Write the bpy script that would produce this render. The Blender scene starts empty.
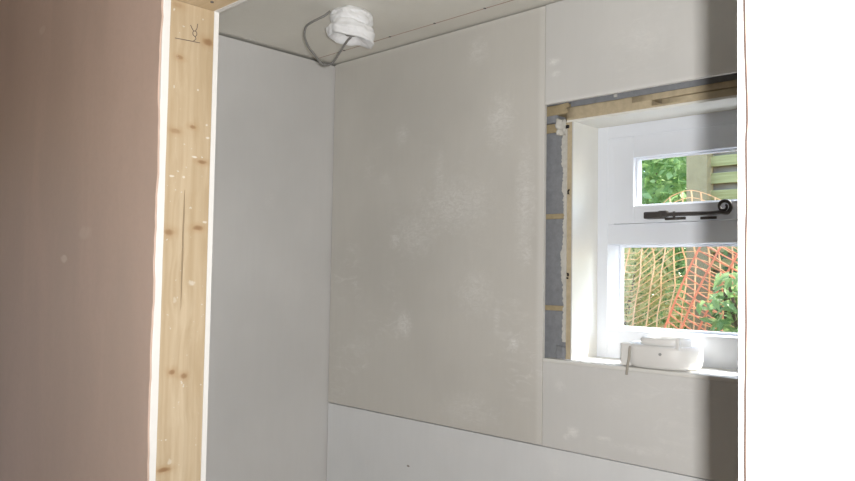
import bpy, bmesh, math, random
from mathutils import Vector, Matrix, noise

# ------------------------------------------------------------------ camera
sc = bpy.context.scene
COL = sc.collection
H0 = 1.6                                   # lens height; heights "rel" below are measured from it
YAW, PITCH, ROLL, FPX = math.radians(43.6), math.radians(2.57), math.radians(.92), 750.0
fw = Vector((-math.sin(YAW)*math.cos(PITCH), math.cos(YAW)*math.cos(PITCH), math.sin(PITCH)))
rt = Vector((math.cos(YAW), math.sin(YAW), 0)); up = rt.cross(fw)
rt2 = rt*math.cos(ROLL) + up*math.sin(ROLL); up2 = -rt*math.sin(ROLL) + up*math.cos(ROLL)
cam = bpy.data.cameras.new('camera'); cam.sensor_width = 36; cam.lens = FPX*36/855; cam.clip_start = .02
co = bpy.data.objects.new('camera', cam); COL.objects.link(co)
co.matrix_world = Matrix(((rt2.x, up2.x, -fw.x, 0), (rt2.y, up2.y, -fw.y, 0), (rt2.z, up2.z, -fw.z, H0), (0, 0, 0, 1)))
sc.camera = co

# ------------------------------------------------------------------ light
sc.view_settings.view_transform = 'Standard'; sc.view_settings.look = 'None'
sc.view_settings.gamma = 1; sc.view_settings.use_curve_mapping = False
sc.view_settings.exposure = 0.0
w = bpy.data.worlds.new('sky'); sc.world = w; w.use_nodes = True
nt = w.node_tree; bg = nt.nodes['Background']
sky = nt.nodes.new('ShaderNodeTexSky'); sky.sky_type = 'NISHITA'; sky.sun_disc = False
SUN_EL, SUN_AZ = math.radians(49), math.radians(35)      # azimuth measured from the window's outward normal towards +X
sky.sun_elevation = SUN_EL; sky.sun_rotation = SUN_AZ
nt.links.new(sky.outputs[0], bg.inputs[0]); bg.inputs[1].default_value = 1.15
sl = bpy.data.lights.new('sun', 'SUN'); sl.energy = 13.0; sl.angle = .009; sl.color = (1, .95, .87)
so = bpy.data.objects.new('sun', sl); COL.objects.link(so)
sd = Vector((math.sin(SUN_AZ)*math.cos(SUN_EL), math.cos(SUN_AZ)*math.cos(SUN_EL), math.sin(SUN_EL)))
so.rotation_euler = sd.to_track_quat('Z', 'Y').to_euler(); so.location = (4, 9, 10)
# the camera's own flash, 33 mm to the right of the lens
fl = bpy.data.lights.new('camera_flash', 'AREA'); fl.shape = 'RECTANGLE'; fl.size = .018; fl.size_y = .010
fl.energy = 26.0; fl.color = (1, .985, .96)
fo = bpy.data.objects.new('camera_flash', fl); COL.objects.link(fo)
fo.matrix_world = co.matrix_world.copy()
fo.location = Vector((0, 0, H0)) + rt2*.036 + up2*.018

# ------------------------------------------------------------------ helpers
def ray(x, y): return fw + rt2*((x-427.5)/FPX) - up2*((y-240.5)/FPX)
C0 = Vector((0, 0, H0))
def onX(x, y, X): d = ray(x, y); return C0 + d*(X/d.x)
def onY(x, y, Y): d = ray(x, y); return C0 + d*(Y/d.y)
def onZ(x, y, Z): d = ray(x, y); return C0 + d*((Z-H0)/d.z)

def empty(name, loc=(0, 0, 0)):
    o = bpy.data.objects.new(name, None); o.location = loc; COL.objects.link(o); o.empty_display_size = .05; return o
def link_mesh(name, me, m, parent=None, origin=(0, 0, 0)):
    if m is not None:
        for k in (m if isinstance(m, (list, tuple)) else [m]): me.materials.append(k)
    o = bpy.data.objects.new(name, me); COL.objects.link(o)
    if parent: o.parent = parent                     # parents carry no rotation; location handled by origin
    return o
def bm_obj(name, bm, m, parent=None, smooth=False, origin=None):
    """verts are world coordinates; origin (or the parent's origin) becomes the local zero"""
    org = Vector(origin) if origin is not None else Vector((0, 0, 0))
    acc = Vector((0, 0, 0)); p = parent
    while p: acc += Vector(p.location); p = p.parent
    off = org if parent is None else acc
    bmesh.ops.translate(bm, verts=bm.verts, vec=-off)
    me = bpy.data.meshes.new(name); bm.to_mesh(me); bm.free()
    if smooth:
        for f in me.polygons: f.use_smooth = True
    o = link_mesh(name, me, m, parent)
    if parent is None: o.location = org
    return o
def add_box(bm, a, b, bev=0, mi=0):
    x0, x1 = sorted((a[0], b[0])); y0, y1 = sorted((a[1], b[1])); z0, z1 = sorted((a[2], b[2]))
    v = [bm.verts.new(p) for p in ((x0,y0,z0),(x1,y0,z0),(x1,y1,z0),(x0,y1,z0),(x0,y0,z1),(x1,y0,z1),(x1,y1,z1),(x0,y1,z1))]
    fs = [bm.faces.new([v[i] for i in q]) for q in ((3,2,1,0),(4,5,6,7),(0,1,5,4),(1,2,6,5),(2,3,7,6),(3,0,4,7))]
    for f in fs: f.material_index = mi
    if bev > 0:
        es = list({e for f in fs for e in f.edges})
        bmesh.ops.bevel(bm, geom=es, offset=bev, segments=2, affect='EDGES', profile=.5)
    return fs
def box(name, a, b, m, parent=None, bev=0, origin=None):
    bm = bmesh.new(); add_box(bm, a, b, bev); return bm_obj(name, bm, m, parent, origin=origin)
def add_tube(bm, pts, rad, seg=8, cap=True, flat=1.0):
    pts = [Vector(p) for p in pts]; rings = []; prev = None
    for i, p in enumerate(pts):
        t = (pts[min(i+1, len(pts)-1)] - pts[max(i-1, 0)]).normalized()
        if prev is None:
            n = t.cross(Vector((0, 0, 1)))
            if n.length < .1: n = t.cross(Vector((1, 0, 0)))
        else: n = prev - t*prev.dot(t)
        n.normalize(); prev = n; b = t.cross(n)
        r = rad[i] if isinstance(rad, (list, tuple)) else rad
        rings.append([bm.verts.new(p + n*(math.cos(2*math.pi*k/seg)*r) + b*(math.sin(2*math.pi*k/seg)*r*flat)) for k in range(seg)])
    for a, b in zip(rings, rings[1:]):
        for k in range(seg): bm.faces.new((a[k], a[(k+1) % seg], b[(k+1) % seg], b[k]))
    if cap: bm.faces.new(rings[0][::-1]); bm.faces.new(rings[-1])
def spline(P, n=8):
    P = [Vector(p) for p in P]; Q = [P[0]*2-P[1]] + P + [P[-1]*2-P[-2]]; out = []
    for i in range(1, len(Q)-2):
        for k in range(n):
            t = k/n; a, b, c, d = Q[i-1:i+3]
            out.append(.5*((2*b) + (c-a)*t + (2*a-5*b+4*c-d)*t*t + (3*b-a-3*c+d)*t**3))
    return out + [P[-1]]
def tag(o, label, cat, group=None):
    o['label'] = label; o['category'] = cat
    if group: o['group'] = group
    return o
def struct(o, label=None, cat=None):
    o['kind'] = 'structure'
    if label: o['label'] = label
    if cat: o['category'] = cat
    return o

# ------------------------------------------------------------------ materials
class NT:
    def __init__(s, name):
        s.m = bpy.data.materials.new(name); s.m.use_nodes = True; s.t = s.m.node_tree; s.p = s.t.nodes['Principled BSDF']
        s.co = s.t.nodes.new('ShaderNodeTexCoord').outputs['Object']
    def put(s, sock, v):
        if isinstance(v, bpy.types.NodeSocket): s.t.links.new(v, sock)
        elif isinstance(v, (tuple, list)) and sock.type == 'RGBA' and len(v) == 3: sock.default_value = (*v, 1)
        else: sock.default_value = v
    def math(s, op, a, b=0.0, c=0.0, clamp=False):
        n = s.t.nodes.new('ShaderNodeMath'); n.operation = op; n.use_clamp = clamp
        s.put(n.inputs[0], a); s.put(n.inputs[1], b); s.put(n.inputs[2], c); return n.outputs[0]
    def vec(s, op, a, b=(0, 0, 0)):
        n = s.t.nodes.new('ShaderNodeVectorMath'); n.operation = op; s.put(n.inputs[0], a); s.put(n.inputs[1], b)
        return n.outputs['Value'] if op in ('LENGTH', 'DOT_PRODUCT', 'DISTANCE') else n.outputs[0]
    def noise(s, v, scale, detail=4, rough=.55, dist=0):
        n = s.t.nodes.new('ShaderNodeTexNoise'); s.put(n.inputs['Vector'], v); n.inputs['Scale'].default_value = scale
        n.inputs['Detail'].default_value = detail; n.inputs['Roughness'].default_value = rough; n.inputs['Distortion'].default_value = dist
        return n.outputs['Fac']
    def rng(s, v, a, b, c=0., d=1., smooth=True):
        n = s.t.nodes.new('ShaderNodeMapRange'); n.interpolation_type = 'SMOOTHSTEP' if smooth else 'LINEAR'
        s.put(n.inputs['Value'], v)
        for k, x in zip(('From Min', 'From Max', 'To Min', 'To Max'), (a, b, c, d)): s.put(n.inputs[k], x)
        return n.outputs['Result']
    def mix(s, f, a, b):
        n = s.t.nodes.new('ShaderNodeMix'); n.data_type = 'RGBA'; s.put(n.inputs[0], f); s.put(n.inputs[6], a); s.put(n.inputs[7], b); return n.outputs[2]
    def scale(s, v, k): return s.vec('MULTIPLY', v, k)
    def spot(s, c, r, soft=.5, warp=None):
        """1 inside an ellipsoid with centre c and radii r, fading at its rim"""
        v = s.vec('DIVIDE', s.vec('SUBTRACT', s.co, c), r)
        L = s.vec('LENGTH', v)
        if warp is not None: L = s.math('ADD', L, warp)
        return s.rng(L, 1-soft, 1.0+soft*.15, 1, 0)
    def bump(s, h, strength=.2, dist=.002):
        n = s.t.nodes.new('ShaderNodeBump'); n.inputs['Strength'].default_value = strength; n.inputs['Distance'].default_value = dist
        s.put(n.inputs['Height'], h); s.t.links.new(n.outputs[0], s.p.inputs['Normal'])
    def done(s, col, rough=.8, spec=.3):
        s.put(s.p.inputs['Base Color'], col); s.put(s.p.inputs['Roughness'], rough); s.p.inputs['Specular IOR Level'].default_value = spec
        return s.m
def simple(name, col, rough=.7, var=.06, nscale=30, bumpk=.1, spec=.3, metal=0):
    t = NT(name); n = t.noise(t.co, nscale)
    lo = tuple(c*(1-var) for c in col); hi = tuple(min(1, c*(1+var)) for c in col)
    c = t.mix(n, lo, hi)
    if bumpk: t.bump(t.noise(t.co, nscale*3), bumpk, .001)
    t.p.inputs['Metallic'].default_value = metal
    return t.done(c, rough, spec)
def board_mat(name, base, smudge=.5, spots=(), lightbands=(), dark=()):
    t = NT(name)
    big = t.noise(t.co, 2.2, 3); fine = t.noise(t.scale(t.co, (60, 60, 9)), 1, 3)
    c = t.mix(t.rng(big, .3, .7), tuple(k*.95 for k in base), tuple(k*1.04 for k in base))
    c = t.mix(t.rng(fine, .35, .65, 0, .05), c, tuple(k*.8 for k in base))
    # chalky plaster dust, brushed on
    brush = t.noise(t.scale(t.co, (14, 14, 34)), 1, 6, .7, 1.2)
    patch = t.rng(t.noise(t.co, 3.3, 2), .50, .72)
    m = t.math('MULTIPLY', t.rng(brush, .48, .75), patch)
    white = (.90, .89, .87)
    c = t.mix(t.math('MULTIPLY', m, smudge*.45), c, white)
    wp = t.math('MULTIPLY', t.math('SUBTRACT', t.noise(t.co, 55, 4, .7), .5), 1.5)
    for cc, rr, k in spots:
        s = t.spot(cc, tuple(q*1.15 for q in rr), 1.0, wp)
        gr = t.rng(t.noise(t.scale(t.co, (26, 26, 60)), 1, 6, .8, 2.0), .34, .68, .05, 1)
        c = t.mix(t.math('MULTIPLY', t.math('MULTIPLY', s, gr), k*1.2), c, white)
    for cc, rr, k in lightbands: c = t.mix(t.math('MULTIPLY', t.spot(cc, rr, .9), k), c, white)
    for cc, rr, col in dark: c = t.mix(t.spot(cc, rr, .3, wp), c, col)
    t.bump(t.noise(t.co, 160, 4), .08, .001)
    return t.done(c, .85, .25)

CE = H0 + .753
def W(px, py): p = onY(px, py, 1.70); return (p.x, p.y, p.z)
GREY = (.64, .62, .58)
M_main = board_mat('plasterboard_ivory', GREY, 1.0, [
    (W(500, 122), (.055, .06, .085), .50), (W(402, 135), (.035, .05, .04), .32), (W(455, 205), (.16, .06, .09), .42), (W(415, 235), (.10, .05, .07), .35),
    (W(525, 205), (.035, .05, .16), .50), (W(404, 325), (.035, .05, .045), .75), (W(475, 293), (.07, .05, .07), .38), (W(514, 344), (.020, .05, .013), .95),
    (W(478, 50), (.04, .05, .045), .35), (W(395, 240), (.02, .05, .03), .35), (W(440, 170), (.02, .05, .08), .25), (W(470, 410), (.12, .05, .05), .30),
    (W(497, 318), (.012, .05, .05), .4), (W(528, 255), (.02, .05, .03), .35), (W(360, 345), (.10, .05, .05), .15), (W(385, 180), (.04, .05, .03), .15)],
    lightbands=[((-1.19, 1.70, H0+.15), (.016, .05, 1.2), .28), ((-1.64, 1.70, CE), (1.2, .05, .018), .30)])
M_upper = board_mat('plasterboard_pale', (.68, .672, .655), .5, [
    (W(553, 62), (.025, .05, .012), .7), (W(556, 74), (.02, .05, .01), .7), (W(640, 40), (.1, .05, .05), .2)], lightbands=[((-.8, 1.70, H0+.471), (1.2, .05, .010), .3)])
M_below = board_mat('plasterboard_dusty', (.675, .668, .652), .6, [
    (W(573, 432), (.02, .05, .015), .8), (W(602, 438), (.03, .05, .006), .75), (W(566, 437), (.01, .05, .01), .7), (W(615, 400), (.05, .05, .03), .2),
    (W(560, 385), (.02, .05, .02), .35), (W(640, 450), (.12, .05, .012), .3)])
M_low = board_mat('plasterboard_daylight_tint', (.775, .785, .795), .35, [(W(555, 470), (.03, .05, .05), .3), (W(450, 445), (.15, .05, .03), .2)],
    dark=[(W(408, 466), (.007, .05, .004), (.3, .27, .25))])  # lower board: cool cast of daylight painted into its colour
M_left = board_mat('plasterboard_cool', (.675, .668, .66), .15, [((-2.094, onX(270, 200, -2.094).y, onX(270, 200, -2.094).z), (.05, .03, .03), .15)])
M_ceil = board_mat('ceiling_board', (.82, .80, .74), .15)
M_gyp = simple('gypsum_white', (.60, .59, .57), .8, .05, 60, .3)
M_core = simple('wall_core_dark', (.22, .21, .20), .9, .2, 20, .2)
def pink():
    t = NT('pink_plaster'); n = t.noise(t.scale(t.co, (9, 9, 2.2)), 1, 4, .6, .6)
    c = t.mix(t.rng(n, .3, .7), (.405, .300, .243), (.455, .338, .278))
    c = t.mix(t.rng(t.noise(t.co, 90, 3), .4, .7, 0, .12), c, (.35, .27, .22))
    wp = t.math('MULTIPLY', t.math('SUBTRACT', t.noise(t.co, 60, 3), .5), .8)
    for px, py, r, k in ((64, 259, .018, .30), (85, 233, .03, .10), (42, 30, .02, .12)):
        p = onY(px, py, .5205); c = t.mix(t.math('MULTIPLY', t.spot(p, (r, .03, r*.45), .5, wp), k), c, (.75, .66, .60))
    t.bump(t.noise(t.scale(t.co, (5, 5, 1.5)), 1, 3), .15, .01)
    return t.done(c, t.rng(n, .3, .7, .55, .7), .35)
M_pink = pink()

JX = -1.05                                # left jamb of the stripped doorway
JR = -.2005                                # right jamb
def wood(name, axis, knots=(), splashes=(), g_=1.12):
    t = NT(name)
    st = {'Z': (95, 95, 1.6), 'X': (1.6, 95, 95), 'Y': (95, 1.6, 95)}[axis]
    wob = t.noise(t.scale(t.co, tuple(6 if s < 5 else 12 for s in st)), 1, 2)
    v = t.vec('ADD', t.scale(t.co, st), t.scale(wob, (2.5, 2.5, 2.5)))
    g = t.noise(v, .55, 5, .6); band = t.noise(t.scale(t.co, tuple(.9 if s < 5 else 26 for s in st)), 1, 2)
    c = t.mix(t.rng(g, .30, .70), (.31*g_, .235*g_, .145*g_), (.41*g_, .335*g_, .235*g_))
    c = t.mix(t.rng(band, .35, .68, 0, .55), c, (.30*g_, .22*g_, .125*g_))
    wp = t.math('MULTIPLY', t.math('SUBTRACT', t.noise(t.co, 70, 3), .5), .9)
    for cc, rr, k in knots:
        c = t.mix(t.math('MULTIPLY', t.spot(cc, tuple(q*2.2 for q in rr), .9, wp), .45*k), c, (.30, .18, .08))
        c = t.mix(t.math('MULTIPLY', t.spot(cc, rr, .7, wp), .8*k), c, (.19, .10, .045))
    wp2 = t.math('MULTIPLY', t.math('SUBTRACT', t.noise(t.co, 130, 3), .5), 1.8)
    for cc, rr, k in splashes: c = t.mix(t.math('MULTIPLY', t.spot(cc, tuple(q*.62 for q in rr), .6, wp2), k*.8), c, (.62, .59, .53))
    dust = t.math('MULTIPLY', t.rng(t.noise(t.co, 130, 2), .70, .76), .8)
    c = t.mix(dust, c, (.52, .49, .43))
    t.bump(g, .25, .001)
    return t.done(c, .6, .3)
def J(px, py): return tuple(onX(px, py, JX))
M_jamb = wood('jamb_timber', 'Z',
    [(J(208, 42), (.02, .010, .007), .9), (J(180, 57), (.02, .007, .004), .7), (J(176, 131), (.02, .010, .005), .55), (J(193, 127), (.02, .007, .004), .8), (J(202, 162), (.02, .010, .004), .9),
     (J(198, 228), (.02, .011, .005), .9), (J(169, 232), (.02, .009, .007), .8), (J(172, 372), (.02, .006, .005), .9), (J(184, 376), (.02, .007, .005), .8), (J(164, 470), (.02, .012, .004), 1), (J(178, 5), (.02, .012, .006), .35)],
    [(J(195, 157), (.02, .009, .003), .9), (J(207, 125), (.02, .005, .004), .85), (J(208, 138), (.02, .006, .003), .8), (J(192, 283), (.02, .010, .008), .55), (J(172, 176), (.02, .007, .003), .8), (J(184, 177), (.02, .004, .003), .7),
     (J(198, 90), (.02, .003, .003), .8), (J(205, 222), (.02, .007, .004), .7), (J(170, 462), (.02, .008, .008), .4), (J(175, 300), (.02, .005, .010), .35), (J(190, 208), (.02, .003, .003), .7), (J(166, 440), (.02, .003, .002), .7), (J(196, 445), (.02, .002, .002), .7)])
M_wood = wood('stud_timber', 'Z'); M_head = wood('head_timber', 'X', g_=1.55)  # head is a lightened wood copy, making up for weak grazing flash
M_white = simple('white_gloss_paint', (.75, .78, .84), .35, .02, 20, .05, .5)
M_plast = simple('white_plastic', (.80, .79, .77), .45, .04, 25, .05, .5)
M_cream = simple('cream_reveal_board', (.80, .79, .74), .8, .05, 12, .15)
M_tan = simple('tan_board_edge', (.52, .435, .30), .9, .28, 60, .4)
M_sill = simple('white_sill', (.76, .75, .72), .7, .05, 40, .2)
M_block = simple('grey_concrete_block', (.26, .27, .29), .95, .25, 70, .9)
M_mort = simple('sandy_mortar', (.42, .34, .21), .95, .25, 60, .9)
M_plug = simple('plaster_adhesive', (.60, .585, .54), .9, .22, 90, .8)
M_iron = simple('black_iron', (.055, .048, .046), .5, .1, 40, .2)
M_cable = simple('grey_cable_sheath', (.24, .235, .225), .45, .08, 20, 0)
M_pencil = simple('pencil_line', (.13, .10, .08), .9, .1, 50, 0)
M_chalk = simple('red_chalk', (.46, .33, .27), .9, .06, 90, 0)
M_screw = simple('dark_screw', (.10, .09, .085), .5, .1, 50, 0)
M_hole = simple('dark_void', (.03, .027, .025), .95, .2, 50, 0)
M_floor = simple('chipboard_floor', (.42, .33, .22), .85, .25, 90, .3)

# ------------------------------------------------------------------ structure: wall with the doorway
HY0, HY1, HY2, HY3, HY4 = .5205, .523, .5345, .608, .616      # skim face, board, stud, room board, room face
HEAD = H0 + .408
random.seed(4)
def wavy(name, m, parent, x_edge, x_far, y0, y1, z0, z1, amp, side, n=150, seed=0, fn=None):
    """vertical sheet x_far..x_edge whose edge at x_edge is ragged"""
    bm = bmesh.new(); cols = []
    for i in range(n+1):
        z = z0 + (z1-z0)*i/n
        d = (noise.noise((seed, 0, z*7))*.6 + noise.noise((seed, 3, z*22))*.3 + noise.noise((seed, 7, z*70))*.22 + (noise.noise((seed, 9, z*190))*.25 if amp > .008 else 0))*amp
        if fn: d += fn(z)
        xe = x_edge + side*d
        cols.append([bm.verts.new(p) for p in ((x_far, y0, z), (xe+math.copysign(.0008, x_far-xe), y0, z), (xe, y0+min(.0012, (y1-y0)*.5), z), (xe, y1, z), (x_far, y1, z))])
    for a, b in zip(cols, cols[1:]):
        for k in range(5): bm.faces.new((a[k], a[(k+1) % 5], b[(k+1) % 5], b[k]))
    bm.faces.new(cols[0]); bm.faces.new(cols[-1][::-1])
    bmesh.ops.recalc_face_normals(bm, faces=bm.faces)
    return bm_obj(name, bm, m, parent)
wf = struct(empty('wall_front'))
XH0, XH1 = -2.7, 1.1                                            # hall extent
XR = .30                                                        # room's right wall
wavy('plaster_skim', M_pink, wf, JX+.001, XH0, HY0, HY1, 0, CE, .009, 1, seed=1.3)
wavy('plaster_skim', M_pink, wf, JR+.0046, XH1, HY0, HY1+.003, 0, CE, .0026, 1, seed=5.1, fn=lambda z: .0016*math.exp(-((z-(H0+.135))/.05)**2))
box('plaster_skim', (JX-.02, HY0+.0004, HEAD+.004), (JR+.02, HY1-.0002, CE), M_pink, wf)
wavy('plasterboard', M_gyp, wf, JX, XH0, HY1+.0001, HY2, 0, CE, .0016, 1, seed=2.2)
wavy('edge_bead', M_gyp, wf, JR+.0036, JR, HY0-.0004, HY2, 0, CE, .0026, 1, seed=5.1, fn=lambda z: .0016*math.exp(-((z-(H0+.135))/.05)**2))
box('joint_gap', (JR+.001, HY0+.0006, 0), (JR+.0098, HY1+.003, CE), simple('dark_joint', (.045, .032, .028), .95, .2, 40, 0), wf)
box('plasterboard', (JR+.010, HY1+.0031, 0), (XH1, HY2, CE), M_gyp, wf)
box('plasterboard', (JX, HY1+.0001, HEAD), (JR, HY2, CE), M_gyp, wf, .0008)
M_paper = simple('white_board_paper', (.80, .79, .77), .85, .03, 10, .05)
def room_board(a, b):
    bm = bmesh.new(); fs = add_box(bm, a, b); fs[4].material_index = 1
    return bm_obj('plasterboard', bm, [M_gyp, M_paper], wf)
room_board((-2.094, HY3, 0), (JX, HY4, CE))
room_board((JR, HY3, 0), (XR, HY4, CE))
room_board((JX, HY3, HEAD), (JR, HY4, CE))
# left jamb stud with a drying crack modelled into its face
def jamb_stud():
    bm = bmesh.new()
    ny, nz = 28, 240; y0, y1 = HY2+.0003, HY3-.0003; z0, z1 = 0.0, HEAD
    zs = [z0 + (z1-z0)*i/nz for i in range(nz+1)]
    c0, c1 = J(185, 190), J(181, 308)
    def crackw(z):
        t = (z - c1[2])/(c0[2]-c1[2])
        return .0011*math.sin(math.pi*t)**.6 if 0 < t < 1 else 0
    rows = []
    for z in zs:
        t = (z-c1[2])/(c0[2]-c1[2]); yc = c1[1] + (c0[1]-c1[1])*min(max(t, 0), 1) + .0008*noise.noise((0, 0, z*25))
        w_ = max(crackw(z), .00005)
        ys = [y0 + (yc-w_-.0004-y0)*k/8 for k in range(9)] + [yc-w_*.3, yc+w_*.3] + [yc+w_+.0004 + (y1-yc-w_-.0004)*k/8 for k in range(9)]
        row = []
        for k, y in enumerate(ys):
            x = JX - .0006 + .0006*noise.noise((2, y*60, z*4))
            if k in (9, 10) and w_ > .0002: x -= .014*min(1, w_/.0008)
            row.append(bm.verts.new((x, y, z)))
        rows.append(row)
    for a, b in zip(rows, rows[1:]):
        for k in range(len(a)-1): bm.faces.new((a[k], a[k+1], b[k+1], b[k]))
    bl = [(bm.verts.new((JX-.038, r[0].co.y, r[0].co.z)), bm.verts.new((JX-.038, r[-1].co.y, r[0].co.z))) for r in (rows[0], rows[-1])]
    bm.faces.new((bl[0][0], bl[0][1], bl[1][1], bl[1][0]))
    bm.faces.new([r[0] for r in rows] + [bl[1][0], bl[0][0]]); bm.faces.new([r[-1] for r in rows][::-1] + [bl[0][1], bl[1][1]])
    bm.faces.new(rows[0] + [bl[0][1], bl[0][0]]); bm.faces.new(rows[-1][::-1] + [bl[1][0], bl[1][1]])
    bmesh.ops.recalc_face_normals(bm, faces=bm.faces)
    return bm_obj('jamb_stud', bm, M_jamb, wf)
js = jamb_stud()
box('jamb_stud', (JR+.0006, HY2, 0), (JR+.038, HY3, HEAD), M_wood, wf, .001)
hd = box('head_timber', (JX-.038, HY2, HEAD+.0006), (JR+.038, HY3, HEAD+.06), M_head, wf, .001)
box('partition_core', (-2.094, HY2, 0), (JX-.04, HY3, CE), M_core, wf)
box('partition_core', (JR+.04, HY2, 0), (XH1, HY3, CE), M_core, wf)
box('partition_core', (JX, HY2, HEAD+.062), (JR, HY3, CE), M_core, wf)
box('partition_core', (XH0, HY2, 0), (-2.1, HY3, CE), M_core, wf)
def pencil(pts, r=.0006):
    bm = bmesh.new(); add_tube(bm, [Vector(p)+Vector((.0003, 0, 0)) for p in pts], r, 5); return bm_obj('pencil_mark', bm, M_pencil, js)
pencil([J(175, 38), J(188, 40.5), J(200, 43)])
pencil([J(190.5, 25), J(192, 28.5), J(194, 31.5)]); pencil([J(197.5, 24), J(197, 28), J(195.5, 31)])
cc = J(194.8, 33.6); pencil([(JX, cc[1]+.0035*math.cos(a*math.pi/6), cc[2]+.0042*math.sin(a*math.pi/6)) for a in range(13)])
pencil([J(195, 36.5), J(196, 39), J(193.5, 41)])
for px, py in ((212, 2),):
    p = onZ(px, py, HEAD); bm = bmesh.new(); add_tube(bm, [p+Vector((0, 0, .003)), p+Vector((0, 0, -.001))], .0026, 10); bm_obj('nail', bm, M_screw, hd)

# ------------------------------------------------------------------ structure: back wall, boards on blockwork
WX0, WX1, WZ0, WZ1 = -1.177, -.434, H0-.231, H0+.471            # hole cut in the boards
XL, XRR = -1.110, -.500                                         # faces of the reveal lining
ZS, ZT = H0-.222, H0+.419                                       # sill top, soffit
YF = 1.861                                                      # inner face of the window frame
YB = 1.735                                                      # face of the blockwork
LX = -2.094
wb = struct(empty('wall_back'))
def board(name, a, b, m, parent, bev=.0015): return box(name, a, b, m, parent, bev)
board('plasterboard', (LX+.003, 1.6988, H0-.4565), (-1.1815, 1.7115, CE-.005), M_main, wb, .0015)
board('plasterboard', (-1.1805, 1.70, WZ1), (XR, 1.7125, CE-.003), M_upper, wb)
board('plasterboard', (-1.1805, 1.70, H0-.4575), (XR, 1.7125, WZ0), M_below, wb)
board('plasterboard', (WX1, 1.70, WZ0+.001), (XR, 1.7125, WZ1-.001), M_upper, wb)
board('plasterboard', (LX+.003, 1.70, 0), (XR, 1.7125, H0-.4595), M_low, wb)
# masonry behind, in four solid pieces round the opening
box('masonry', (LX-.1, YB+.001, -.1), (-1.45, 1.95, CE+.1), M_core, wb)
box('masonry', (WX1+.12, YB+.001, -.1), (XR+.1, 1.95, CE+.1), M_core, wb)
box('masonry', (-1.45, YB+.001, -.1), (WX1+.12, 1.95, ZS-.03), M_core, wb)
box('masonry', (-1.45, YB+.001, H0+.60), (WX1+.12, 1.95, CE+.1), M_core, wb)
box('batten', (LX, 1.713, CE-.06), (XR, YB, CE-.006), M_core, wb)
box('batten', (LX, 1.713, H0-.49), (XR, YB, H0-.43), M_core, wb)
box('batten', (-1.26, 1.713, 0), (-1.205, YB, H0-.5), M_core, wb)
# exposed concrete blocks beside the window, one by one, with raked sandy beds between
beds = [H0-.0872, H0+.1647, H0+.4045]
def blockpiece(x0, x1, z0, z1, seed):
    bm = bmesh.new(); add_box(bm, (x0, YB, z0), (x1, YB+.1, z1), .004)
    bmesh.ops.subdivide_edges(bm, edges=[e for e in bm.edges if e.calc_length() > .05], cuts=5, use_grid_fill=True)
    for v in bm.verts: v.co.y += noise.noise((v.co.x*40, seed, v.co.z*40))*.0016
    return bm_obj('block', bm, M_block, wb)
lo = [ZS-.03] + [b+.006 for b in beds]; hi = [b-.006 for b in beds] + [H0+.470]
for i, (a, b) in enumerate(zip(lo, hi)):
    if i < 3: blockpiece(-1.45, -1.128, a, b, i*3.1)
    blockpiece(-.482, WX1+.12, a, b, i*3.1+1)
for b in beds:
    for x0, x1 in ((-1.45, -1.128), (-.482, WX1+.12)):
        box('mortar_bed', (x0, YB-.001 if b < H0+.3 else YB-.003, b-.007), (x1, YB+.09, b+.007), M_mort, wb, .002)
# corner above the top bed: rubble of mortar and block
def lumpy(name, a, b, m, parent, amp, sc_, seed, cuts=7):
    bm = bmesh.new(); add_box(bm, a, b)
    bmesh.ops.subdivide_edges(bm, edges=bm.edges, cuts=cuts, use_grid_fill=True)
    for v in bm.verts:
        v.co += Vector((noise.noise((v.co.x*sc_+seed, v.co.y*sc_, v.co.z*sc_)), noise.noise((v.co.x*sc_, v.co.y*sc_+seed+9, v.co.z*sc_)), noise.noise((v.co.x*sc_, v.co.y*sc_, v.co.z*sc_+seed+5))))*amp
    return bm_obj(name, bm, m, parent, True)
lumpy('mortar_fill', (-1.45, YB-.001, H0+.410), (-1.128, YB+.08, H0+.424), M_mort, wb, .003, 60, 1)
lumpy('block', (-1.45, YB-.001, H0+.426), (-1.165, YB+.08, H0+.446), M_block, wb, .002, 60, 2)
lumpy('mortar_fill', (-1.45, YB-.002, H0+.446), (-1.128, YB+.08, H0+.474), M_mort, wb, .003, 50, 3)
box('lintel', (-1.12, YB-.001, H0+.462), (WX1+.12, YB+.1, H0+.60), M_block, wb, .002)
box('lintel', (-1.45, YB, H0+.4755), (-1.12, YB+.1, H0+.60), M_block, wb, .001)
lumpy('packing_strip', (-1.133, YB-.002, H0+.428), (-.885, YB+.07, H0+.461), M_tan, wb, .0022, 45, 4)
lumpy('packing_strip', (-.935, YB-.003, H0+.446), (WX1+.1, YB+.07, H0+.461), M_tan, wb, .0012, 45, 5)
lumpy('packing_strip', (-.855, YB-.001, H0+.428), (WX1+.1, YB+.07, H0+.444), M_tan, wb, .0012, 45, 6)
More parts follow.
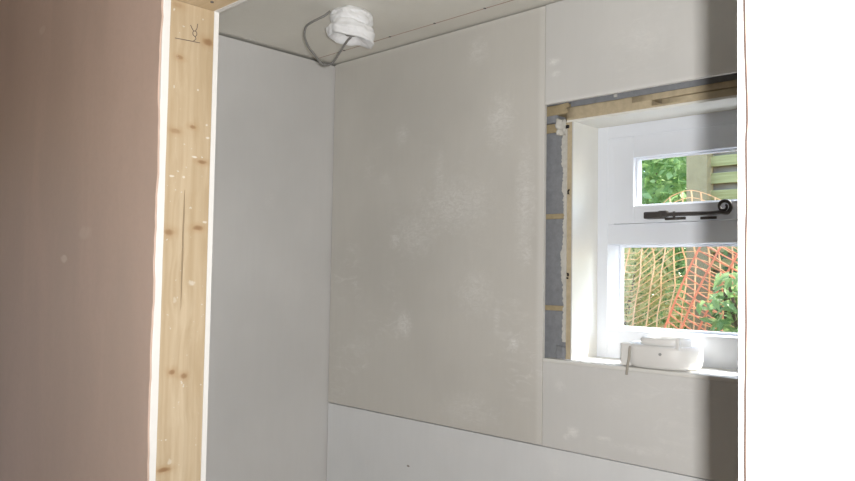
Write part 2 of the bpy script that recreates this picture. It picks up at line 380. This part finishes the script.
# reveal lining: tan board edges towards the room, pale paper faces into the opening
def lining(a, b, front_mi=1):
    bm = bmesh.new(); fs = add_box(bm, a, b); fs[2].material_index = 1
    return bm_obj('reveal_lining', bm, [M_cream, M_tan], wb)
lining((XL-.018, YB-.004, ZS), (XL, YF+.004, ZT+.002)); lining((XRR, YB-.004, ZS), (XRR+.018, YF+.004, ZT+.002))
lining((XL-.018, YB-.005, ZT+.002), (XRR+.018, YF+.004, ZT+.011))
box('lining_arris', (XL-.0022, YB-.0052, ZS), (XL+.0004, YB-.003, ZT+.002), M_gyp, wb)
box('lining_arris', (XL-.018, YB-.0062, ZT+.0005), (XRR+.018, YB-.0052, ZT+.006), M_cream, wb)
wavy('adhesive_smear', M_plug, wb, -1.142, -1.127, YB-.007, YB+.002, ZS+.045, ZT-.01, .015, -1, 260, 8.8)
lumpy('adhesive_smear', (-1.152, YB-.016, H0+.388), (-1.134, YB+.004, H0+.428), M_plug, wb, .010, 95, 8, 7)
lumpy('adhesive_smear', (-1.130, YB-.010, H0+.403), (-1.122, YB+.004, H0+.412), M_hole, wb, .002, 80, 8, 4)
lumpy('block_chip', (-1.153, YB-.012, ZS-.002), (-1.127, YB+.002, ZS+.034), M_block, wb, .004, 70, 12, 6)
for zz in (onY(569, 192, YB).z, onY(569, 276, YB).z): lumpy('filler_gap', (-1.126, YB-.0055, zz-.007), (-1.120, YB-.003, zz+.007), M_hole, wb, .0035, 130, zz, 5)
p = onY(615.5, 95.5, YB-.004); lumpy('plaster_dab', p-Vector((.004, .003, .004)), p+Vector((.004, .003, .004)), M_gyp, wb, .0018, 90, 2, 4)
box('window_board', (WX0-.003, 1.6985, ZS-.009), (WX1+.003, YF+.004, ZS), M_sill, wb, .0015)
box('batten', (WX0, 1.713, ZS-.05), (WX1, YB+.002, ZS-.0095), M_core, wb)

# ------------------------------------------------------------------ structure: other walls, ceiling, floor
wl = struct(empty('wall_left'))
box('plasterboard', (LX-.0125, .616, 0), (LX, 1.7125, CE-.009), M_left, wl, .0008)
box('masonry', (LX-.1, .616, -.1), (LX-.013, YB, CE-.03), M_core, wl)
box('masonry', (LX-.1, .616, CE-.03), (LX-.06, YB, CE+.1), M_core, wl)
wr = struct(box('wall_right', (XR, HY4, 0), (XR+.1, 1.735, CE), M_paper))
ce = struct(empty('ceiling'))
cb = box('plasterboard', (LX-.06, HY4-.001, CE), (XR, 1.733, CE+.0125), M_ceil, ce)
bm = bmesh.new(); add_box(bm, (LX+.01, 1.6155, CE-.0006), (XR-.02, 1.6185, CE+.001)); bm_obj('chalk_line', bm, M_chalk, cb)
for px, py in ((391, 37), (434, 23), (482, 7), (350, 52), (530, -9)):
    q = onZ(px, py, CE); bm = bmesh.new(); add_tube(bm, [(q.x, 1.6155, CE+.002), (q.x, 1.6155, CE-.0012)], [.0035, .0042], 12); bm_obj('screw', bm, M_screw, cb)
struct(box('floor', (XH0, -1.4, -.1), (XH1, 1.735, 0), M_floor))
struct(box('ceiling_hall', (XH0, -1.4, CE), (XH1, HY3, CE+.1), M_ceil))
whl = struct(empty('wall_hall_left'))
for a, b in (((XH0-.1, -1.4, 0), (XH0, HY3, .9)), ((XH0-.1, -1.4, 2.05), (XH0, HY3, CE)), ((XH0-.1, -1.4, .9), (XH0, -1.15, 2.05)), ((XH0-.1, -.35, .9), (XH0, HY3, 2.05))): box('plaster_panel', a, b, M_pink, whl)
w2 = struct(empty('added_fill_window')); bm = bmesh.new()  # unseen hall window, added to bring fill light into the hall
for a, b in (((XH0-.08, -1.15, .9), (XH0-.02, -1.10, 2.05)), ((XH0-.08, -.40, .9), (XH0-.02, -.35, 2.05)), ((XH0-.08, -1.10, .9), (XH0-.02, -.40, .95)), ((XH0-.08, -1.10, 2.0), (XH0-.02, -.40, 2.05))): add_box(bm, a, b, .003)
bm_obj('outer_frame', bm, M_white, w2)
struct(box('wall_hall_right', (XH1, -1.4, 0), (XH1+.1, HY3, CE), M_pink))
struct(box('wall_hall_rear', (XH0-.1, -1.5, 0), (XH1+.1, -1.4, CE), M_pink))

# ------------------------------------------------------------------ window
wi = struct(empty('window_1'))
bm = bmesh.new(); Y1 = 1.955
sx0, sx1 = -1.078, -.532; cx0, cx1 = -1.057, -.553
zb, zt0, zt1, zh = H0-.144, H0+.090, H0+.146, H0+.386
for a, b in (((-1.135, YF, ZS-.02), (sx0, Y1, ZT+.03)), ((sx1, YF, ZS-.02), (-.475, Y1, ZT+.03)),
             ((sx0, YF, ZS-.02), (sx1, Y1, zb)), ((sx0, YF, zt0), (sx1, Y1, zt1)), ((sx0, YF, zh), (sx1, Y1, ZT+.03)),
             ((sx0, YF, zt1), (cx0-.001, Y1, zh)), ((cx1+.001, YF, zt1), (sx1, Y1, zh))):
    add_box(bm, a, b, .0015)
bm_obj('outer_frame', bm, M_white, wi)
def glass():
    m = bpy.data.materials.new('window_glass'); m.use_nodes = True; t = m.node_tree; t.nodes.clear()
    o = t.nodes.new('ShaderNodeOutputMaterial'); mx = t.nodes.new('ShaderNodeMixShader'); tr = t.nodes.new('ShaderNodeBsdfTransparent'); gl = t.nodes.new('ShaderNodeBsdfGlossy')
    lw = t.nodes.new('ShaderNodeLayerWeight'); lw.inputs['Blend'].default_value = .5; pw = t.nodes.new('ShaderNodeMath'); pw.operation = 'POWER'; pw.inputs[1].default_value = 5; t.links.new(lw.outputs['Facing'], pw.inputs[0])
    fr = t.nodes.new('ShaderNodeMath'); fr.operation = 'MULTIPLY_ADD'; fr.inputs[1].default_value = .9; fr.inputs[2].default_value = .03; t.links.new(pw.outputs[0], fr.inputs[0]); tr.inputs[0].default_value = (.96, .97, .96, 1); gl.inputs['Roughness'].default_value = .02
    t.links.new(fr.outputs[0], mx.inputs[0]); t.links.new(tr.outputs[0], mx.inputs[1]); t.links.new(gl.outputs[0], mx.inputs[2]); t.links.new(mx.outputs[0], o.inputs[0]); return m
M_glass = glass()
YG = 1.940
box('pane', (sx0, YG, zb), (sx1, YG+.004, zt0), M_glass, wi)
# glazing bead of the lower light
bm = bmesh.new()
for a, b in (((sx0, YG-.014, zb), (sx0+.008, YG-.001, zt0)), ((sx1-.008, YG-.014, zb), (sx1, YG-.001, zt0)), ((sx0+.008, YG-.014, zb), (sx1-.008, YG-.001, zb+.007)), ((sx0+.008, YG-.014, zt0-.006), (sx1-.008, YG-.001, zt0))): add_box(bm, a, b, .001)
bm_obj('glazing_bead', bm, M_white, wi)
bm = bmesh.new(); gx0, gx1, gz0, gz1 = -.996, -.614, H0+.1935, H0+.3255; YC0, YC1 = 1.854, 1.902
for a, b in (((cx0+.001, YC0, zt1+.001), (gx0, YC1, zh-.001)), ((gx1, YC0, zt1+.001), (cx1-.001, YC1, zh-.001)), ((gx0, YC0, zt1+.001), (gx1, YC1, gz0)), ((gx0, YC0, gz1), (gx1, YC1, zh-.001))): add_box(bm, a, b, .002)
cs = bm_obj('casement', bm, M_white, wi)
box('pane', (gx0, 1.884, gz0), (gx1, 1.888, gz1), M_glass, cs)
bm = bmesh.new()
for a, b in (((gx0, 1.868, gz0), (gx0+.005, 1.8835, gz1)), ((gx1-.005, 1.868, gz0), (gx1, 1.8835, gz1)), ((gx0+.005, 1.868, gz0), (gx1-.005, 1.8835, gz0+.005)), ((gx0+.005, 1.868, gz1-.005), (gx1-.005, 1.8835, gz1))): add_box(bm, a, b, .001)
bm_obj('glazing_bead', bm, M_white, cs)
# casement stay: pivot block, slim bar ending in a curl, two pegs
YS = 1.836
def S(px, py, Y=YS): return onY(px, py, Y)
bm = bmesh.new()
a, b = S(645, 219.5), S(663, 211)
add_box(bm, (a.x, YS-.010, a.z+.001), (b.x, YC0, b.z-.001), .003)
a, b = S(659, 217.5), S(668, 210.5); add_box(bm, (a.x, YS-.008, a.z), (b.x, YS+.008, b.z), .003)
bar = [S(664, 214.6), S(680, 214), S(700, 213.4), S(712, 213), S(720, 212.2)]
cen = S(724, 206.3)
for k in range(0, 30):
    an = -math.pi/2*.75 + k*.285; r = .0185*(1 - k/42.0)
    bar.append(Vector((cen.x + r*math.cos(an), YS, cen.z + r*math.sin(an)*.95)))
pts = spline(bar, 4); n_ = len(pts)
add_tube(bm, pts, [.0056 - .0026*i/(n_-1) for i in range(n_)], 8)
st = bm_obj('casement_stay', bm, M_iron, cs, True)
for (x0, x1, y0, y1, pin) in ((664.5, 685, 216.6, 220.2, 674), (700, 716, 216.0, 219.4, None)):
    a, b = S(x0, y1, YC0-.006), S(x1, y0, YC0-.006); bm = bmesh.new()
    add_box(bm, (a.x, YC0-.006, min(a.z, b.z)), (b.x, YC0+.001, max(a.z, b.z)), .0015)
    if pin:
        p = S(pin, 218); add_tube(bm, [p+Vector((0, YC0-YS-.003, 0)), p, p+Vector((0, 0, .005)), S(pin, 211.5)], .0036, 8)
    bm_obj('stay_peg', bm, M_iron, cs)

# ------------------------------------------------------------------ things indoors
# white plastic fitting on the window board
fx0, fx1, fy0, fy1 = -.938, -.772, 1.702, 1.838
fc = Vector(((fx0+fx1)/2, (fy0+fy1)/2, ZS))
ft = empty('light_fitting', fc)
tag(ft, 'round-ended white plastic electrical fitting lying on the window board', 'light fitting')
def plan(a, sx, sy, e=3.2):
    c, s = math.cos(a), math.sin(a)
    ee = 2.2 if c > 0 else 5.0
    return Vector((math.copysign(abs(c)**(2/ee), c)*sx, math.copysign(abs(s)**(2/ee), s)*sy, 0))
def loft(prof, n=72):
    bm = bmesh.new(); rings = []
    for ins, z in prof:
        rings.append([bm.verts.new(fc + plan(2*math.pi*k/n, (fx1-fx0)/2-ins, (fy1-fy0)/2-ins) + Vector((0, 0, z))) for k in range(n)])
    for a, b in zip(rings, rings[1:]):
        for k in range(n): bm.faces.new((a[k], a[(k+1) % n], b[(k+1) % n], b[k]))
    bm.faces.new(rings[0][::-1]); bm.faces.new(rings[-1]); return bm
bm = loft([(.012, .0006), (.006, .003), (.002, .010), (.0, .022), (.0, .046), (.0015, .052), (.004, .0555), (.008, .057), (.016, .057), (.019, .055), (.021, .049), (.03, .049)])
body = bm_obj('housing', bm, M_plast, ft, True)
bm = loft([(.024, .049), (.024, .071), (.0255, .074), (.029, .074), (.031, .072), (.031, .058), (.036, .056)])
bm_obj('collar', bm, M_plast, body, True)
p = onY(678, 346, 1.715); bm = bmesh.new(); add_box(bm, (p.x-.005, 1.712, ZS+.05), (p.x+.004, 1.722, ZS+.078), .002); bm_obj('lug', bm, M_plast, body)
bm = bmesh.new(); add_box(bm, (-.957, 1.716, ZS+.001), (-.928, 1.80, ZS+.058), .004); bm_obj('cable_entry', bm, M_plast, ft)
p = onY(660, 354.5, 1.702); bm = bmesh.new(); add_tube(bm, [(p.x, 1.7035, p.z), (p.x, 1.7005, p.z)], .0035, 12); bm_obj('screw', bm, simple('grey_screw', (.35, .35, .34), .5), body)
bm = bmesh.new(); pp = [onY(630, 347, 1.712), onY(629.5, 350, 1.700), onY(629, 358, 1.694), onY(627.5, 366, 1.692), onY(626.5, 374.5, 1.693)]
add_tube(bm, spline(pp, 5), .0032, 8); bm_obj('cord', bm, simple('grey_beige_cord', (.42, .39, .34), .7), ft, True)

# crumpled white wrap round the ceiling cable
bc = Vector((-1.632, 1.383, CE))
bagc = empty('wrapped_fitting', bc)
tag(bagc, 'crumpled white wrapping tied round a fitting on the ceiling', 'wrapping')
bm = bmesh.new(); n, mrow = 96, 44; rings = []
for j in range(mrow+1):
    t = j/mrow; ring = []
    for k in range(n):
        a = 2*math.pi*k/n
        dirv = Vector((math.cos(a), math.sin(a), 0))
        r = .058 + .007*min(1, t*1.3)
        r *= min(1, .80 + 1.6*t) if t < .125 else 1
        cr = noise.noise((math.cos(a)*1.6, math.sin(a)*1.6, t*3.0)); cr2 = noise.noise((math.cos(a)*3+5, math.sin(a)*3, t*7))
        rd = abs(noise.noise((math.cos(a)*2.4+11, math.sin(a)*2.4, t*5+3)))
        r += .006*cr + .0035*cr2 - .006*max(0, .25-rd)*2
        r -= .007*math.exp(-((t-.46-.05*math.sin(2*a+1))/.045)**2)            # pinched fold round the middle
        r += .005*math.exp(-((t-.74-.04*math.sin(a))/.09)**2)
        right = .5+.5*math.cos(a - math.radians(35))                         # hem hangs lower at the right
        depth = .078 + .020*right**2 + .007*noise.noise((a*1.2, 4, 1))
        z = -.0005 - depth*t
        ring.append(bm.verts.new(bc + dirv*r + Vector((0, 0, z))))
    rings.append(ring)
for q in range(1, 6):                                                        # hem rolls inward, mouth stays open
    ring = []
    for k in range(n):
        v = rings[mrow][k].co - bc; f_ = 1 - .10*q
        ring.append(bm.verts.new(bc + Vector((v.x*f_, v.y*f_, v.z + (.004 if q > 1 else -.002)*q))))
    rings.append(ring)
for a, b in zip(rings, rings[1:]):
    for k in range(n): bm.faces.new((a[k], a[(k+1) % n], b[(k+1) % n], b[k]))
bm.faces.new(rings[-1]); bm.faces.new(rings[0][::-1])
bmesh.ops.recalc_face_normals(bm, faces=bm.faces)
M_bag = simple('white_wrap', (.95, .955, .97), .55, .02, 40, .5)
bm_obj('wrap', bm, M_bag, bagc, True)
bm = bmesh.new()
add_tube(bm, [bc+Vector((0, 0, -.001)), bc+Vector((0, 0, -.07))], .018, 12); bm_obj('fitting_core', bm, M_cable, bagc)

def D(px, py, depth): d = ray(px, py); return C0 + d*depth
cpts = [D(330, 11.5, 2.10), D(324, 16, 2.09), D(312, 22, 2.10), D(306, 27, 2.12), D(304.5, 36, 2.14), D(308, 46, 2.16), D(314, 54, 2.17), D(319.5, 61, 2.17), D(324.5, 65, 2.165), D(330, 64.3, 2.16), D(334, 61, 2.15), D(340, 52, 2.12), D(346.5, 42, 2.095), D(351, 37, 2.075)]
bm = bmesh.new(); org = bc + Vector((-.09, 0, -.15)); add_tube(bm, spline(cpts, 6), .0033, 10)
cab = bm_obj('electric_cable', bm, M_cable, None, True, origin=org)
tag(cab, 'grey electric cable hanging in a loop from the wrapped ceiling fitting', 'cable')

# ------------------------------------------------------------------ garden
def leafmat(name, a, b, tr=.35):
    m = bpy.data.materials.new(name); m.use_nodes = True; t = m.node_tree; p = t.nodes['Principled BSDF']
    geo = t.nodes.new('ShaderNodeNewGeometry'); rp = t.nodes.new('ShaderNodeMix'); rp.data_type = 'RGBA'
    rp.inputs[6].default_value = (*a, 1); rp.inputs[7].default_value = (*b, 1)
    t.links.new(geo.outputs['Random Per Island'], rp.inputs[0]); t.links.new(rp.outputs[2], p.inputs['Base Color'])
    p.inputs['Roughness'].default_value = .45; p.inputs['Specular IOR Level'].default_value = .4
    ts = t.nodes.new('ShaderNodeBsdfTranslucent'); t.links.new(rp.outputs[2], ts.inputs[0]); mx = t.nodes.new('ShaderNodeMixShader'); mx.inputs[0].default_value = tr
    t.links.new(p.outputs[0], mx.inputs[1]); t.links.new(ts.outputs[0], mx.inputs[2]); t.links.new(mx.outputs[0], t.nodes['Material Output'].inputs[0]); return m
L_green = leafmat('fresh_leaves', (.17, .30, .09), (.45, .60, .26), .5); L_dark = leafmat('deep_leaves', (.06, .14, .04), (.24, .38, .14), .45); L_dry = leafmat('dry_yellow_leaves', (.45, .44, .14), (.75, .68, .34), .5)
M_bark = simple('bark', (.14, .10, .07), .95, .3, 30, .6); M_soil = simple('bank_soil', (.12, .10, .06), .95, .3, 12, .6)
def foliage(name, c, r, n, size, m, parent, seed, shell=.0):
    rnd = random.Random(seed); vs, fs = [], []
    pl = parent.location
    for i in range(n):
        while True:
            q = Vector((rnd.uniform(-1, 1), rnd.uniform(-1, 1), rnd.uniform(-1, 1)))
            if shell < q.length < 1: break
        cl = 1 + .25*noise.noise((q*2.5) + Vector((seed, 0, 0)))
        p = Vector(c) + Vector((q.x*r[0], q.y*r[1], q.z*r[2]))*cl - pl
        n_ = Vector((rnd.gauss(0, .8), rnd.gauss(-.5, .8), rnd.gauss(.7, .6))).normalized()
        t_ = n_.orthogonal().normalized(); t_ = Matrix.Rotation(rnd.uniform(0, 6.28), 3, n_) @ t_; b_ = n_.cross(t_)
        s = size*rnd.uniform(.6, 1.3); k = len(vs)
        vs += [p - t_*s, p + b_*s*.45 - t_*s*.1 + n_*s*.12, p + t_*s, p - b_*s*.45 - t_*s*.1 + n_*s*.12]
        fs += [(k, k+1, k+2), (k, k+2, k+3)]
    me = bpy.data.meshes.new(name); me.from_pydata(vs, [], fs)
    o = link_mesh(name, me, m, parent); o['kind'] = 'stuff'; return o
def bush(name, label, cat, c, r, n, size, m, seed, ground, stems=5):
    e = empty(name, (c[0], c[1], ground)); tag(e, label, cat)
    foliage('foliage', c, r, n, size, m, e, seed)
    rnd = random.Random(seed+50)
    for i in range(stems):
        bm = bmesh.new(); a = rnd.uniform(0, 6.28); tip = Vector(c) + Vector((math.cos(a)*r[0]*.5, math.sin(a)*r[1]*.4, r[2]*rnd.uniform(.2, .6)))
        base = Vector((c[0]+rnd.uniform(-.06, .06), c[1]+rnd.uniform(-.06, .06), ground-.03))
        add_tube(bm, spline([base, base.lerp(tip, .5)+Vector((rnd.uniform(-.05, .05), 0, .05)), tip], 5), [.016-.0011*k for k in range(11)], 6); bm_obj('stem', bm, M_bark, e)
    return e
GZ = .85
bm = bmesh.new(); nx, ny = 30, 40; g = []
for j in range(ny+1):
    y = 2.0 + 10*(j/ny)**1.3; row = []
    for i in range(nx+1):
        x = -9 + 12*i/nx; s = min(1, max(0, (y-2.15)/.55)); z = -.05 + (GZ+.02)*s*s*(3-2*s) + .02*noise.noise((x*2, y*2, 0))
        row.append(bm.verts.new((x, y, z)))
    g.append(row)
for a, b in zip(g, g[1:]):
    for i in range(nx): bm.faces.new((a[i], a[i+1], b[i+1], b[i]))
struct(bm_obj('ground', bm, M_soil))
# timber fence: post and horizontal boards
fp = onY(696, 180, 4.0)
fe = empty('timber_fence', (fp.x, 4.0, GZ)); tag(fe, 'weathered timber fence with a thick post and overlapping horizontal boards', 'fence')
M_fpost = simple('fence_post_wood', (.36, .28, .15), .9, .25, 25, .4); M_fb = NT('sunlit_fence_board')
gz = M_fb.noise(M_fb.scale(M_fb.co, (3, 40, 60)), 1, 4); M_fbm = M_fb.done(M_fb.mix(M_fb.rng(gz, .3, .7), (.30, .27, .10), (.44, .40, .18)), .85)  # front boards: sunlit yellow tone painted into the colour
box('post', (onY(686, 180, 4.0).x, 4.0, GZ-.02), (onY(707, 180, 4.0).x, 4.12, 3.0), M_fpost, fe, .006)
x0 = onY(705, 180, 4.0).x
def pitchz(k): return onY(738, 200-17.5*k, 4.07).z
M_fb2 = simple('shaded_fence_board', (.26, .22, .17), .9, .25, 30, .4)  # rear boards: shade of the gaps painted in as greyer colour
for k in range(-10, 9):
    z0 = pitchz(k); hgt = pitchz(1)-pitchz(0)
    box('board', (x0, 4.05, z0), (x0+2.4, 4.072, z0+hgt*.62), M_fbm, fe, .003)
    box('board', (x0, 4.085, z0+hgt*.45), (x0+2.4, 4.105, z0+hgt*1.15), M_fb2, fe, .003)
box('post', (x0+2.35, 4.0, GZ-.02), (x0+2.47, 4.12, 3.0), M_fpost, fe, .006)
# orange barrier netting
M_org = leafmat('orange_netting_plastic', (.88, .32, .17), (.95, .46, .28), .3); M_orgA = leafmat('sunlit_netting_plastic', (.88, .55, .28), (.95, .68, .40), .3)  # upright net: paler yellow paints in sunlight coming through the plastic
def ribbon(bm, pts, w_, nrm, th=.0015):
    pts = [Vector(p) for p in pts]; prev = None
    for i, p in enumerate(pts):
        t = (pts[min(i+1, len(pts)-1)]-pts[max(i-1, 0)]).normalized(); b = t.cross(nrm).normalized()*w_*.5; d = nrm*th
        r = [bm.verts.new(q) for q in (p-b-d, p+b-d, p+b+d, p-b+d)]
        if prev:
            for k in range(4): bm.faces.new((prev[k], prev[(k+1) % 4], r[(k+1) % 4], r[k]))
        prev = r
def net(name, label, fn, smax, tmax, ds, dt, wband, wrib, m, sub=3):
    base = fn(smax/2, 0); e = empty(name, base); tag(e, label, 'netting')
    nr = Vector((0, -1, 0)); bm = bmesh.new(); ns = int(round(smax/ds)); ntt = int(round(tmax/dt))
    for i in range(ns+1): ribbon(bm, [fn(i*ds, j*dt) for j in range(ntt+1)], wband, nr)
    o1 = bm_obj('band', bm, m, e); bm = bmesh.new()
    for j in range(ntt+1): ribbon(bm, [fn(i*ds/sub, j*dt) for i in range(ns*sub+1)], wrib, nr)
    o2 = bm_obj('cross_rib', bm, m, e)
    for o in (o1, o2): o['kind'] = 'stuff'
def netA(s, t):
    x = -1.80 + s; y = 3.12 + .05*math.sin(s*9) + .02*math.sin(t*7)
    top = H0 + .20 + .19*max(0, 1-((x+1.40)/.30)**2)
    z = GZ - .01 + (top-GZ)*t
    n1 = noise.noise((s*9, t*7, 1)); n2 = noise.noise((s*8, t*9, 5))
    return Vector((x + .02*math.sin(t*9+s*4) + .018*n1, y + .03*n2, z + .014*n2))
net('barrier_netting', 'pale orange barrier netting standing upright with an arched top', netA, .72, 1.0, .06, 1/34, .0055, .0032, M_orgA)
def netB(s, t):
    a, b = onY(664, 330, 3.0), onY(706, 240, 3.0); d = (b-a).normalized(); q = Vector((d.z, 0, -d.x)); q = (q + Vector((0, .1, 0))).normalized()
    return a + d*(t-.32) + q*(s - .005) + Vector((0, .02*math.sin(t*8+s*6), -.03*math.sin(s*8)*.5))
net('barrier_netting', 'bright orange barrier netting slumped diagonally behind the lower pane', netB, .264, .74, .066, .03, .0088, .0045, M_org)
# planting
bush('garden_shrub', 'fresh green shrub with drooping leaves in front of the slumped netting', 'shrub', (onY(748, 302, 2.85).x, 2.86, onY(748, 302, 2.85).z-.02), (.18, .10, .16), 340, .027, L_green, 3, GZ)
bush('garden_shrub', 'yellow dry shrub tangled behind the upright netting', 'shrub', (-2.05, 3.46, H0-.10), (.46, .22, .36), 5600, .018, L_dry, 5, GZ)
bush('garden_shrub', 'dark green shrub growing behind the slumped netting', 'shrub', (-1.05, 3.5, H0-.12), (.42, .22, .36), 1500, .030, L_dark, 9, GZ)
bush('garden_tree', 'bright green leafy tree left of the fence post', 'tree', (-2.75, 4.9, H0+.55), (.95, .6, 1.2), 9000, .045, L_green, 11, GZ)
bush('hedge', 'deep green hedge filling the far side of the garden', 'hedge', (-2.9, 6.6, H0+.5), (2.6, .6, 1.9), 14000, .07, L_dark, 13, GZ, 8)
